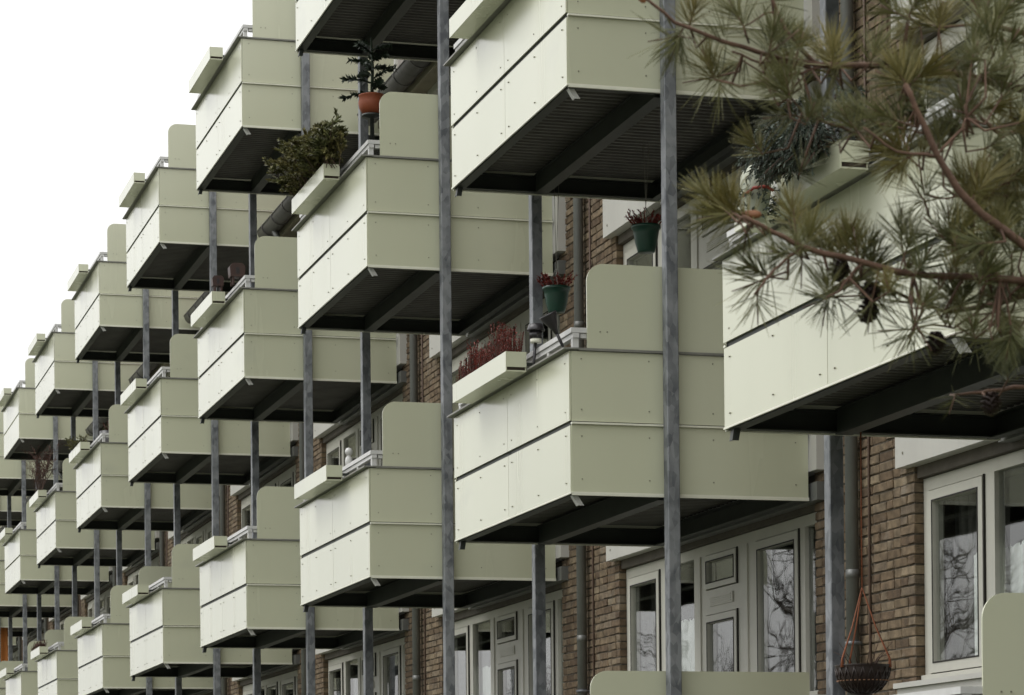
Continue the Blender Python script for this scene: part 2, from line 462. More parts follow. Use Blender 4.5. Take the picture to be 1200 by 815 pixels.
for k in BAYS:
    for s in range(4):
        loc = (0, k*D, s*H)
        win = link('window', ME['frame'], bld, loc)
        for nm in ('sash1', 'sash2', 'door', 'light'):
            link('sash', ME[nm], win)
            if k < 5: link('gasket', ME['gasket_'+nm], win)
        for i, pme in enumerate(ME['panes']): link('pane', pme, win)
        link('vent_grille', ME['vent'], win)
        q = rnd.randrange(3); r1 = rnd.random()
        if (k, s) in ((1, 0), (2, 0), (1, 1)) or r1 < .6: link('curtain', ME['curt_half%d' % q], win)
        link('curtain', ME['curt_tall%d' % q], win)
        if k == 2 and s == 0: link('curtain', ME['curt_near%d' % q], win)
        if r1 > .75: link('curtain', ME['curt_small%d' % q], win)
        if r1 < .3 and k != 1: link('curtain', ME['curt_low%d' % q], win)
        if s < 3:
            link('lintel', ME['lintel'], bld, loc)
        sp = link('spandrel_panel', ME['span_far'], bld, loc)
        if k < 4: link('screw', ME['span_screw'], sp)
        link('spandrel_panel', ME['span_near'], bld, loc)
        link('window_sill', ME['sill'], bld, loc)
        link('slab_edge', ME['bracket'], bld, loc)
    # dormer round the top-floor window
    d = MB()
    d.box(WX+.03, 4.5, k*D-.12, k*D+.10, 3*H+.03, 4*H+.1); d.box(WX+.03, 4.5, k*D+PA+.01, k*D+4.63, 3*H+.03, 4*H+.1)
    d.box(WX-.10, 4.5, k*D-.2, k*D+4.72, 4*H+.1, 4*H+.3); d.box(WX+.02, WX+.2, k*D+.10, k*D+PA+.01, 3*H+2.71, 4*H+.1)
    d.build('dormer', SPAN, bld)
# eaves between the top balconies: half-round gutter, soffit, roof slope
GUT = mat('gutter_grey', (.13, .125, .12), .45, var=.4, scale=5)
SOF = mat('soffit_board', (.29, .265, .195), .6, var=.25, scale=3)
ROOF = mat('roof_tile', (.16, .07, .045), .8, var=.4, scale=4, bump=.5, bscale=12)
def gutter_mesh(y0, y1):
    b = MB(); n = 10; r = .115; vs = []
    for y in (y0, y1):
        for rad in (r, r-.006):
            for i in range(n+1):
                an = math.pi+math.pi*i/n
                vs.append((1.385+rad*math.cos(an), y, 8.43+rad*math.sin(an)))
    m1 = n+1; fs = []
    for i in range(n):
        fs += [(i, i+1, 2*m1+i+1, 2*m1+i), (m1+i, 3*m1+i, 3*m1+i+1, m1+i+1), (i, m1+i, m1+i+1, i+1), (2*m1+i, 2*m1+i+1, 3*m1+i+1, 3*m1+i)]
    b.add(vs, fs, True)
    b.tube([(1.27, y0, 8.432), (1.27, y1, 8.432)], .011, 6)
    for y in (y0, y1):      # stop ends
        b.add([(1.385+r*math.cos(math.pi+math.pi*i/n), y, 8.43+r*math.sin(math.pi+math.pi*i/n)) for i in range(n+1)], [tuple(range(n+1))])
    for y in (y0+.35, y0+1.05, y0+1.75, y0+2.4):
        pts = [(1.385+(r+.006)*math.cos(math.pi+math.pi*i/n), y, 8.43+(r+.006)*math.sin(math.pi+math.pi*i/n)) for i in range(n+1)]
        b.tube(pts, .009, 4)
    return b.mesh('gutter', GUT)
GM = gutter_mesh(L+.10, D-.12)
b = MB(); b.box(1.505, WX+.2, L+.08, D-.10, 8.362, 8.40); b.box(1.50, 1.53, L+.08, D-.10, 8.30, 8.362); SM = b.mesh('soffit', SOF)
for k in range(-2, 12):
    link('gutter', GM, bld, (0, k*D, 0)); link('soffit', SM, bld, (0, k*D, 0))
    rf = MB(); ya, yb = k*D+PA+.15, k*D+D-.13
    rf.prism([(1.40, 8.45), (1.40, 8.50), (5.9, 12.3), (5.9, 12.25)], 1, ya, yb); rf.build('roof', ROOF, bld)
# downpipes on the piers
def pipe_mesh():
    b = MB(); x = 1.735
    b.tube([(x, 0, GROUND+.05), (x, 0, 7.95), (x-.05, 0, 8.10), (1.44, 0, 8.22), (1.39, 0, 8.33)], .044, 14)
    for z in (1.1, 2.15, 3.9, 4.9, 6.65, 7.6): b.tube([(x, 0, z), (x, 0, z+.06)], .0465, 14)
    return b.mesh('downpipe', ZINC)
def clip_mesh():
    b = MB(); b.tube([(1.735, 0, -.012), (1.735, 0, .012)], .055, 14); b.box(1.76, WX+.01, -.012, .012, -.01, .01)
    return b.mesh('pipe_clip', GALV)
PM, CM = pipe_mesh(), clip_mesh()
CABLE = mat('cable_brown', (.11, .07, .05), .6)
for k in range(-2, 11):
    p_ = link('downpipe', PM, bld, (0, k*D+5.36, 0))
    for z in (-.3, 1.72, 3.3, 4.55, 6.1, 7.4): link('pipe_clip', CM, p_, (0, 0, z))
    c_ = MB(); c_.tube([(WX-.010, k*D+5.20, GROUND+.05), (WX-.010, k*D+5.195, 3.5), (WX-.010, k*D+5.20, 8.25)], .009, 6); c_.build('cable', CABLE, bld)

# ------------------------------------------------------------------ balconies
def panel_box(x0, x1, y0, y1, z0, z1): return MB().box(x0, x1, y0, y1, z0, z1)
T = .012
BM = {}
def P(nm, mbx, m_, oname): BM[nm] = (oname, mbx.mesh(oname, m_))
hy = L/2
P('fl1', panel_box(0, T, .006, hy-.003, .022, .470), PANEL, 'front_panel')
P('fl2', panel_box(0, T, hy+.003, L-.006, .022, .470), PANEL, 'front_panel')
P('fu1', panel_box(-.004, T-.004, .006, hy-.003, .502, .972), PANEL, 'front_panel')
P('fu2', panel_box(-.004, T-.004, hy+.003, L-.006, .502, .972), PANEL, 'front_panel')
P('sl1', panel_box(.010, W, 0, T, .024, .478), PANEL, 'side_panel')
P('su1', panel_box(.010, W, 0, T, .500, .972), PANEL, 'side_panel')
P('sl2', panel_box(.010, W, L-T, L, .024, .478), PANEL, 'side_panel')
P('su2', panel_box(.010, W, L-T, L, .500, .972), PANEL, 'side_panel')
b = MB(); b.box(.008, W+.003, -.006, T, .0, .0235); b.box(.008, W+.003, L-T, L+.006, .0, .0235); b.box(-.004, .0078, -.006, L+.006, .010, .0215)
P('bt', b, TRIM, 'bottom_trim')
P('mt', MB().box(.006, W, -.020, T, .479, .492), TRIM, 'middle_trim'); P('mt2', MB().box(.006, W, L-T, L+.020, .479, .492), TRIM, 'middle_trim')
b = MB(); b.box(.014, .05, .014, L-.014, .44, .53); b.box(.05, W, .014, .04, .45, .53); b.box(.05, W, L-.04, L-.014, .45, .53)
for y_ in (.014, L-.05): b.box(.014, .05, y_, y_+.036, .02, .974)
b.box(.014, .04, hy-.03, hy+.03, .02, .974)
P('fr', b, STEEL, 'panel_frame')
b = MB(); b.box(-.050, .06, -.02, L+.045, .980, .992); b.box(.06, W, -.018, .05, .9755, .992); b.box(.06, W, L-.05, L+.018, .9755, .992)
P('cap', b, CAP, 'top_cap')
# corrugated steel deck, ribs across the balcony
b = MB(); n = 34; pit = (L-.08)/n; prof = []
for i in range(n):
    y_ = .04+i*pit
    prof += [(y_, .178), (y_+pit*.50, .178), (y_+pit*.58, .160), (y_+pit*.92, .160)]
prof.append((L-.04, .178))
vs = [(x_, y_, z_) for x_ in (.03, W-.03) for y_, z_ in prof]; n2 = len(prof)
b.add(vs, [(i, n2+i, n2+i+1, i+1) for i in range(n2-1)]); b.box(.03, W-.03, .04, L-.04, .182, .205)
P('deck', b, DECK, 'deck')
def channel(b, axis, a, c, t, z0, z1, dirn, fl=.055, th=.008):
    """C-section along axis from a to c, web at t, flanges pointing dirn"""
    lo, hi = sorted((t, t+dirn*fl)); w0, w1 = sorted((t, t+dirn*th))
    for (u0, u1, q0, q1) in ((w0, w1, z0, z1), (lo, hi, z0-.008, z0), (lo, hi, z1, z1+.006)):
        if axis == 1: b.box(u0, u1, a, c, q0, q1)
        else: b.box(a, c, u0, u1, q0, q1)
b = MB(); channel(b, 1, .02, L-.02, .018, .012, .13, 1, .07); P('b1', b, STEEL, 'edge_beam')
b = MB(); channel(b, 1, .02, L-.02, W-.02, .012, .13, -1, .07); P('b2', b, STEEL, 'wall_beam')
b = MB(); channel(b, 0, .022, W-.024, L-.0185, .015, .128, -1, .06); P('b3', b, STEEL, 'end_beam')
b = MB(); channel(b, 0, .022, W-.024, .0185, .015, .128, 1, .06); P('b4', b, STEEL, 'end_beam')
PX0, PX1 = .652, .738
b = MB(); cx = (PX0+PX1)/2
b.box(cx-.04, cx-.032, .082, L-.082, .0, .132); b.box(cx+.032, cx+.04, .082, L-.082, .0, .132); b.box(cx-.05, cx+.05, .082, L-.082, -.010, .0); b.box(cx-.05, cx+.05, .082, L-.082, .132, .139)
P('b5', b, STEEL, 'middle_beam')
def spout(y_, lean):
    b = MB(); a, c = .022, .062
    b.prism([(a, .008), (c, .008), (c+lean, -.062), (a+lean, -.062)], 1, y_, y_+.006)
    b.prism([(a, .008), (a+.006, .008), (a+.006+lean, -.062), (a+lean, -.062)], 1, y_+.006, y_+.05)
    return b
P('d1', spout(.05, .045), WHITE, 'drain_spout')  # near spout: pale material puts its lit face into the colour
P('d2', spout(L-.10, -.012), STEEL, 'drain_spout')  # far spout, same metal: dark material paints in its shaded face
b = MB()
def rail(b, x0, x1, y0, y1, ax):
    if ax == 1: b.box(x0-.012, x1+.012, y0, y1, 1.100, 1.134); b.box(x0, x1, y0, y1, 1.066, 1.097)
    else: b.box(x0, x1, y0-.012, y1+.012, 1.100, 1.134); b.box(x0, x1, y0, y1, 1.066, 1.097)
rail(b, .03, .075, .02, L-.02, 1); rail(b, .087, .21, .03, .075, 0); rail(b, .087, W-.02, L-.075, L-.03, 0)
P('hr', b, WHITE, 'handrail')
BM['rp'] = ('rail_post', MB().box(.032, .073, 0, .045, .992, 1.066).mesh('rail_post', WHITE))
def screen(y0):
    r, x0, x1, z0, z1 = .12, .128, W, .993, 1.570
    poly = [(x0, z0), (x1, z0), (x1, z1)]
    poly += [(x0+r-r*math.sin(a), z1-r+r*math.cos(a)) for a in [R(d_) for d_ in range(0, 91, 10)]]
    return MB().prism(poly, 1, y0, y0+.012)
P('sc1', screen(.012), PANEL, 'privacy_screen')
P('sc2', screen(L-.026), PANEL, 'privacy_screen')
# screws, proud heads
b = MB(); e = .004
for z_ in (.09, .41, .57, .90):
    for y_ in (.10, .77, 1.44, 1.64, 2.31, 2.98):
        b.box(-.008, -.0001, y_-e, y_+e, z_-e, z_+e)
for z_ in (.11, .40, .58, .92):
    for x_ in (.08, .56, 1.02, 1.62):
        b.box(x_-e, x_+e, -.005, -.0001, z_-e, z_+e)
for x_ in (.22, .27): b.box(x_-e, x_+e, .007, .0119, 1.11-e, 1.11+e)
P('screws', b, SCREW, 'screws')

def make_balcony(k, s):
    far = k > 6
    t = thing('balcony', (0, k*D, s*H), 'pale green panelled %s balcony of %s' % (floorn[s], bayn(k)), 'balcony', 'pale green balconies along the apartment block')
    for nm in BM:
        if nm == 'rp':
            for y_ in (.03, .60, 1.2, 1.8, 2.4, L-.07): link('rail_post', BM['rp'][1], t, (0, y_, 0))
            continue
        if nm == 'sc2' and not (s == 1 and k in (4, 6)): continue
        if far and nm in ('screws', 'fr', 'd2'): continue
        o = link(BM[nm][0], BM[nm][1], t)
        if nm == 'screws': o['kind'] = 'stuff'
    return t
for k in BAYS:
    for s in range(4): make_balcony(k, s)

# posts: square galvanised tubes outside each side panel, through all storeys
def post_mesh():
    b = MB()
    z0, z1 = GROUND, 3*H+1.9
    x0, x1, y0, y1, c = PX0, PX1, -.045, .045, .005
    b.prism([(x0+c, y0), (x1-c, y0), (x1, y0+c), (x1, y1-c), (x1-c, y1), (x0+c, y1), (x0, y1-c), (x0, y0+c)], 2, z0, z1)
    return b.mesh('shaft', GALV)
PSM = post_mesh()
b = MB(); b.box(PX0+.01, PX1-.01, -.012, .012, -.05, .05); CLN = b.mesh('bracket', STEEL)
b = MB(); b.box(PX0-.05, PX1+.05, -.10, .10, GROUND+.001, GROUND+.02); BPL = b.mesh('base_plate', GALV)
for k in BAYS:
    for side, yy, wd in ((-1, -.068, 'pine-facing'), (1, L+.068, 'far')):
        t = thing('support_post', (0, k*D+yy, 0), 'galvanised post on the %s side of %s' % (wd, bayn(k)), 'post', 'galvanised posts carrying the balconies')
        link('shaft', PSM, t); link('base_plate', BPL, t)
        for s in range(4): link('bracket', CLN, t, (0, -side*.058, s*H+.07))

# ------------------------------------------------------------------ flower boxes on the rails
def box_meshes():
    x0, x1, y0, y1, z0, z1 = -.205, -.054, .86, 2.34, .968, 1.108
    a = MB().box(x0, x0+.008, y0, y1, z0, z1)
    e1 = MB().box(x0+.0085, x1, y0, y0+.008, z0+.032, z1-.001)
    e2 = MB().box(x0+.0085, x1, y1-.008, y1, z0+.032, z1-.001)
    fl = MB().box(x0+.0085, x1, y0+.006, y1-.006, z0+.001, z0+.010)
    bk = MB().box(x1-.008, x1, y0+.0085, y1-.0085, z0+.0105, z1-.001)
    br = MB()
    for y_ in (y0+.10, y1-.14): br.box(x1+.0005, .033, y_, y_+.03, 1.03, 1.05)
    so_ = MB().box(x0+.009, x1-.0085, y0+.0085, y1-.0085, z0+.0105, z1-.03)
    return [('front_board', a.mesh('front_board', PANEL)), ('end_board', e1.mesh('end_board', PANEL)), ('end_board', e2.mesh('end_board', PANEL)),
            ('floor_board', fl.mesh('floor_board', PANEL)), ('back_board', bk.mesh('back_board', PANEL)), ('hanger', br.mesh('hanger', STEEL)), ('soil', so_.mesh('soil', mat('soil', (.035, .025, .018), .95)))]
FB = box_meshes()
contents = {(1, 1): 'planted with red heather', (2, 2): 'overflowing with evergreen shrubs', (0, 1): 'hung with blue-green conifer twigs', (6, 2): 'with a bare reddish shrub',
            (5, 2): 'with a small green plant', (6, 1): 'with rusty dead heather', (3, 2): 'with dark lanterns beside it'}
for k in BAYS:
    for s in range(4):
        ct = contents.get((k, s), 'empty')
        t = thing('flower_box', (0, k*D, s*H), 'flower box %s, %s rail of %s' % (ct, floorn[s], bayn(k)), 'flower box', 'flower boxes on the balcony rails')
        for nm, me in FB: link(nm, me, t)

# ------------------------------------------------------------------ plants
def sprig(b, base, tip, r, nl, nlen, nw, rr, droop=0., ang=55, stem=None):
    """a twig with short flat leaves or needles all round it"""
    base, tip = Vector(base), Vector(tip)
    ax = tip-base; ln = ax.length
    pts = [base+ax*t+Vector((0, 0, -droop*ln*t*t)) for t in (0, .33, .66, 1)]
    if stem is not None: stem.tube(pts, [r, r*.85, r*.65, r*.4], 4, caps=False)
    else: b.tube(pts, [r, r*.85, r*.65, r*.4], 4, caps=False)
    for i in range(nl):
        t = rr.uniform(.12, 1)
        p = base+ax*t+Vector((0, 0, -droop*ln*t*t))
        dr = (ax.normalized()+Vector((0, 0, -2*droop*t))).normalized()
        o = dr.orthogonal().normalized(); o.rotate(Quaternion(dr, rr.uniform(0, 6.28)))
        an = R(ang*rr.uniform(.6, 1.2)); d = (dr*math.cos(an)+o*math.sin(an)).normalized()
        sd_ = d.cross(dr).normalized() if d.cross(dr).length > 1e-5 else o
        q = nlen*rr.uniform(.7, 1.2)
        m_ = p+d*q*.5; e_ = p+d*q
        b.add([p-sd_*nw*.3, p+sd_*nw*.3, m_+sd_*nw*.5, e_, m_-sd_*nw*.5], [(0, 1, 2, 3, 4)])
def leafm(name, base, isl=.35, rough=.55, c2=None):
    return mat(name, base, rough, island=isl, var=.3 if c2 is None else .5, scale=4, c2=c2, spec=.3)
HEATH = leafm('heather_red', (.21, .035, .024), .45)
RUST = leafm('heather_rust', (.10, .04, .025), .4)
CONI = leafm('conifer_green', (.075, .09, .03), .45, c2=(.15, .125, .045))
BLUEC = leafm('conifer_blue', (.12, .145, .125), .45, c2=(.05, .065, .045))
CACT = leafm('houseplant_dark', (.018, .03, .016), .3)
TWIG = mat('twig_brown', (.085, .05, .035), .8, var=.3, scale=20)

def bush(name, label, loc, fmat, spots, parts=('foliage', 'stem'), group=None, cat='plant'):
    t = thing(name, loc, label, cat, group)
    f, s_ = MB(), MB()
    for args in spots: sprig(f, *args, stem=s_)
    f.build(parts[0], fmat, t); s_.build(parts[1], TWIG, t); return t
def heather(k, s, seed, ya, yb, hgt, fm, label, name='heather'):
    rr = random.Random(seed); sp = []
    for i in range(int((yb-ya)*230)):
        y = rr.uniform(ya, yb); x = rr.uniform(-.19, -.065)
        h = hgt*rr.uniform(.6, 1.1)*(1+.25*math.sin(y*9+seed))
        sp.append(((x, y, 1.07), (x+rr.uniform(-.04, .04), y+rr.uniform(-.05, .05), 1.07+h), .0025, 26, .018, .006, rr, 0, 45))
    bush(name, label, (0, k*D, s*H), fm, sp)
heather(1, 1, 3, .90, 2.30, .23, HEATH, 'dense red heather filling the flower box above the two garden spikes', 'red_heather')
heather(6, 1, 5, 1.0, 2.2, .13, RUST, 'rusty dead heather in a first-floor flower box of the seventh bay', 'dead_heather')
def evergreen(k, s, seed, n, ya, yb, fm, label, up=(.12, .42), out=.30, dr=.5, nl=70, base_z=1.07, name='evergreen_shrub', nlen=.035, nw=.010):
    rr = random.Random(seed); sp = []
    for i in range(n):
        y = rr.uniform(ya, yb); x = rr.uniform(-.18, -.07)-(.04 if out > 2 else 0)
        b0 = Vector((x, y, base_z+(.03 if out > 2 else 0))); ln = rr.uniform(*up)
        d = Vector((rr.uniform(-out, out*(.45 if out < 2 else .1)), rr.uniform(-.35, .35), 1)).normalized()
        tip = b0+d*ln
        sp.append((b0, tip, .004, 10, nlen, nw, rr, dr*.3, 50))
        for j in range(9):
            t = rr.uniform(.3, 1); p = b0.lerp(tip, t)
            dd = (d*.6+Vector((rr.uniform(-1, 1), rr.uniform(-1, 1), rr.uniform(-.2, .6)))).normalized()
            sp.append((p, p+dd*rr.uniform(.06, .15), .002, nl//3, nlen, nw, rr, dr*.5, 42))
    return bush(name, label, (0, k*D, s*H), fm, sp)
evergreen(2, 2, 7, 85, .75, 2.3, CONI, 'bushy olive evergreen shrub spilling from a second-floor flower box', (.18, .50), .95, .35, nl=110, nlen=.042, nw=.013)
evergreen(0, 1, 9, 70, 0.98, 1.55, BLUEC, 'blue-green conifer twigs heaped in the flower box behind the pine', (.14, .34), 3.2, 2.4, nl=90, nlen=.030, nw=.009, name='conifer_twigs')
evergreen(5, 2, 13, 8, 1.2, 2.2, CONI, 'small green plant in a second-floor flower box of the sixth bay', (.08, .24), .6, .4, name='green_plant')
# bare reddish shrub (c6 s2)
rr = random.Random(21); sp = []
for i in range(34):
    y = rr.uniform(.9, 1.9); b0 = Vector((-.13, y, 1.07)); d = Vector((rr.uniform(-.3, .5), rr.uniform(-.8, .3), 1)).normalized()
    tip = b0+d*rr.uniform(.45, .95); sp.append((b0, tip, .005, 14, .03, .008, rr, .1, 50))
    for j in range(7):
        p = b0.lerp(tip, rr.uniform(.4, 1)); dd = (d+Vector((rr.uniform(-1, 1), rr.uniform(-1, 1), rr.uniform(-.3, .6)))).normalized()
        sp.append((p, p+dd*rr.uniform(.1, .3), .0025, 10, .025, .008, rr, .3, 50))
bush('bare_shrub', 'bare reddish-brown shrub towering over a second-floor flower box', (0, 6*D, 2*H), RUST, sp)
# a white ball ornament with a red ribbon among the conifer twigs
rr = random.Random(31)
t = thing('domed_ornament', (-.31, 1.74, H+.885), 'pale domed ornament with a red ribbon among the conifer twigs', 'ornament')
MB().lathe([(.0, .30), (.03, .295), (.06, .275), (.078, .24), (.082, .19), (.075, .12), (.06, .05), (.05, 0), (0, 0)], n=18).build('dome', mat('dome_green', (.40, .42, .33), .5), t)
f = MB()
for i in range(60):
    a = rr.uniform(0, 6.28); z = rr.uniform(.0, .17); p = Vector((math.cos(a)*.075, math.sin(a)*.075, z))
    sprig(f, p, p+Vector((math.cos(a)*.05, math.sin(a)*.05, rr.uniform(-.03, .04))), .002, 12, .022, .008, rr)
f.build('twigs', BLUEC, t)
MB().tube([(-.09, -.05, .12), (-.05, -.10, .155), (.02, -.105, .165), (.06, -.09, .15)], .009, 6).build('ribbon', mat('ribbon_red', (.30, .05, .035), .5), t)

# ------------------------------------------------------------------ hanging pots
PGREEN = mat('pot_green', (.012, .055, .035), .35, var=.2, scale=6)
WIRE = mat('wire_grey', (.20, .19, .16), .5)
def hanging_pot(px, py, yw, topz, label, seed, wires=True):
    c = on_plane(px, py, 1, yw)                    # pot rim centre
    t = thing('hanging_pot', (c.x, c.y, c.z-.20), label, 'hanging pot', 'green pots hung under the balconies')
    r = .105
    MB().lathe([(0, 0), (.062, 0), (.066, .01), (r*.80, .075), (r*.9, .14), (r*.96, .175), (r*1.06, .178), (r*1.07, .2), (r*.98, .2), (r*.93, .17), (0, .165)], n=24).build('pot', PGREEN, t)
    rr = random.Random(seed); f = MB()
    for i in range(34):
        a = rr.uniform(0, 6.28); q = rr.uniform(0, .8)*r
        b0 = Vector((math.cos(a)*q, math.sin(a)*q, .165)); d = Vector((math.cos(a)*rr.uniform(.2, .9), math.sin(a)*rr.uniform(.2, .9), 1)).normalized()
        sprig(f, b0, b0+d*rr.uniform(.09, .19), .003, 24, .024, .010, rr, .1, 50)
    f.build('heather', HEATH, t)
    wz = topz-(c.z-.20); wb = MB()
    j = .34
    for a in (0.3, 2.4, 4.5):
        wb.tube([(r*math.cos(a), r*math.sin(a), .19), (0, 0, j)], .0025, 5)
    wb.tube([(0, 0, j), (-.012, 0, wz)], .0022, 5); wb.tube([(0, 0, j), (.03, 0, wz)], .0022, 5)
    wb.build('wire', WIRE, t)
hanging_pot(757, 265, 7.9, 2*H+.142, 'green plastic pot of red heather hung on wires below a balcony deck', 1)
hanging_pot(652, 337, 9.02, 2*H+.142, 'green plastic pot of red heather hung beside the square steel post', 2)
# wicker basket with orange cords
c = on_plane(1011, 781, 1, 2.95)
t = thing('hanging_basket', (c.x, c.y, c.z-.17), 'dark woven hanging basket on orange cords in front of the brickwork', 'hanging basket')
WICK = mat('wicker_dark', (.028, .016, .011), .45, var=.4, scale=30)
CORD = mat('cord_orange', (.26, .085, .035), .7)
bk = MB(); rb = .155
prof = [(0, 0), (.06, .004)]
for i in range(14):
    a = R(12+78*i/13); rr_ = rb*math.sin(a)**.8; z = .165*(1-math.cos(a)); prof.append((rr_+(.004 if i % 2 else -.002), z+.006))
prof += [(rb+.006, .176), (rb-.006, .176), (rb-.012, .15), (0, .14)]
bk.lathe(prof, n=32)
for i in range(40):
    a = 6.283*i/40; pts = []
    for j in range(5):
        q = R(20+66*j/4); rq = rb*math.sin(q)**.8+.004; z = .165*(1-math.cos(q))+.006; pts.append((rq*math.cos(a+.10*j*(1 if i % 2 else -1)), rq*math.sin(a+.10*j*(1 if i % 2 else -1)), z))
    bk.tube(pts, .0045, 4)
bk.build('basket', WICK, t)
st = MB()
for i in range(36):
    a = 6.283*i/36; q = R(58); rq = rb*math.sin(q)**.8+.008; z = .165*(1-math.cos(q))+.008
    st.box(rq*math.cos(a)-.005, rq*math.cos(a)+.005, rq*math.sin(a)-.005, rq*math.sin(a)+.005, z-.003, z+.003)
st.build('stitching', mat('stitch_tan', (.25, .14, .08), .7), t)
cz = .62; topz = H+.142-(c.z-.17); cb = MB()
for a in (R(95), R(200), R(325)):
    p0 = Vector(((rb+.002)*math.cos(a), (rb+.002)*math.sin(a), .16)); cb.tube([p0, p0+Vector((0, 0, .05)), p0.lerp(Vector((0, 0, cz)), .5), (0, 0, cz)], [.012, .006, .0045, .004], 6)
cb.tube([(0, 0, cz), (.002, 0, topz)], .0045, 6)
cb.build('cord', CORD, t)
tw = MB(); rr = random.Random(5)
for i in range(9):
    a = rr.uniform(0, 6.28); tw.tube([(.05*math.cos(a), .05*math.sin(a), .14), (.1*math.cos(a), .1*math.sin(a), .22), (.17*math.cos(a), .17*math.sin(a), rr.uniform(.22, .36))], [.003, .0025, .0012], 4)
tw.build('dry_stem', TWIG, t)

# ------------------------------------------------------------------ small things on the balconies
BLK = mat('black_plastic', (.022, .02, .022), .35)
def spike(px0, py0, px1, py1, yw, label, kind):
    p0, p1 = on_plane(px0, py0, 1, yw), on_plane(px1, py1, 1, yw)
    t = thing('garden_spike', p0, label, 'garden lamp')
    v = p1-p0
    MB().tube([(0, 0, 0), v*.2, v], [.004, .011, .012], 8).build('stake', BLK, t)
    h = MB(); d = v.normalized()
    if kind == 0:
        e = v+d*.11; h.tube([v-d*.02, v+d*.01, e, e+d*.012, e+d*.004], [.014, .02, .062, .062, .05], 18)
    else:
        h.tube([v, v+Vector((0, 0, .05))], .045, 12); h.tube([v+Vector((0, 0, .05)), v+Vector((0, 0, .062)), v+Vector((0, 0, .10))], [.062, .062, .05], 12)
    h.build('lamp_head', BLK, t)
    if kind: MB().tube([v-Vector((0, 0, .002)), v-Vector((0, 0, .032))], .04, 12).build('diffuser', TRIM, t)
spike(661, 409, 651, 388, D+.10, 'black cone-headed garden lamp leaning over the white rail', 0)
spike(625, 432, 628, 397, D+.82, 'flat-topped garden lamp on a black stake at the flower box end', 1)
# white two-ball figure on the rail of bay three
p = Vector((.05, 2*D+1.05, H+1.134))
t = thing('white_figurine', p, 'small white two-ball figurine standing on a balcony rail', 'figurine')
MB().lathe([(0, 0), (.03, .0), (.034, .01), (.036, .04), (.03, .07), (.017, .085), (.02, .09), (0, .092)], n=14).build('body', WHITE, t)
MB().lathe([(0, .088), (.022, .094), (.036, .118), (.036, .135), (.022, .158), (0, .165)], n=14).build('head', WHITE, t)
# dark lanterns on bay four
LANT = mat('lantern_brown', (.05, .022, .016), .5, var=.3, scale=10)
for i, (px, py, lab) in enumerate(((277, 343, 'larger dark brown wooden lantern perched above a flower box end'), (264, 350, 'smaller dark brown wooden lantern perched on a flower box end'))):
    y_ = 3*D+(.50 if i == 0 else .80)
    p = Vector((.035 if i == 0 else -.13, y_ + .12, 2*H+(1.134 if i == 0 else 1.108)))
    t = thing('lantern', p, lab, 'lantern'); sz = .16 if i == 0 else .12
    l = MB()
    for a, c_ in ((-1, -1), (-1, 1), (1, -1), (1, 1)): l.box(a*sz*.3-.012, a*sz*.3+.012, c_*sz*.3-.012, c_*sz*.3+.012, 0, sz*.55)
    l.build('leg', LANT, t)
    MB().prism([(-sz*.5, 0), (sz*.5, 0), (sz*.55, sz*.7), (sz*.35, sz*.95), (-sz*.35, sz*.95), (-sz*.55, sz*.7)], 1, -sz*.45, sz*.45).build('housing', LANT, t).location = (0, 0, sz*.55)
    MB().box(-sz*.12, sz*.12, -sz*.47, -sz*.455, sz*.75, sz*1.2).build('opening', BLK, t)
# terracotta pot with a spiky houseplant on a stand (bay three, second floor)
c = on_plane(436, 135, 1, 2*D+1.3)
base = 2*H+.205
t = thing('plant_stand', (c.x, c.y, base), 'small dark plant stand carrying a terracotta pot on a balcony', 'plant stand')
hgt = c.z-base
s_ = MB().lathe([(.0, hgt), (.10, hgt), (.10, hgt-.02), (.02, hgt-.03), (.02, .03), (.11, .02), (.11, 0), (0, 0)], n=14); s_.build('pedestal', STEEL, t)
t = thing('potted_plant', c, 'terracotta pot with a dark spiky houseplant beside a privacy screen', 'potted plant')
MB().lathe([(0, 0), (.085, 0), (.12, .06), (.128, .11), (.118, .165), (.125, .17), (.125, .18), (.11, .18), (.11, .15), (0, .15)], n=22).build('pot', mat('terracotta', (.27, .065, .022), .6, var=.2, scale=6), t)
f = MB(); rr = random.Random(4)
for i in range(15):
    a = i*2.4; h = .16+.034*i; tilt = rr.uniform(.25, .7); d = Vector((math.cos(a), math.sin(a), tilt)).normalized()
    b0 = Vector((0, 0, h)); sprig(f, b0, b0+d*(.33-.010*i), .010, 80, .05, .02, rr, .25, 60)
f.tube([(0, 0, .15), (.01, 0, .45), (0, .01, .72)], [.018, .014, .007], 6)
f.build('foliage', CACT, t)
# dark pot on the sixth bay
c = Vector((.25, 5*D+.9, 2*H+.205)); t = thing('plant_tub', c, 'dark plant tub showing above a second-floor balcony rail', 'plant tub')
MB().lathe([(0, 0), (.11, 0), (.14, .80), (.15, .83), (.15, 1.08), (.12, 1.08), (0, 1.05)], n=16).build('tub', BLK, t)
f = MB(); rr = random.Random(8)
for i in range(20):
    a = rr.uniform(0, 6.28); d = Vector((math.cos(a)*.7, math.sin(a)*.7, 1)).normalized(); sprig(f, (0, 0, 1.05), Vector((0, 0, 1.05))+d*rr.uniform(.1, .22), .003, 20, .03, .012, rr)
f.build('foliage', RUST, t)
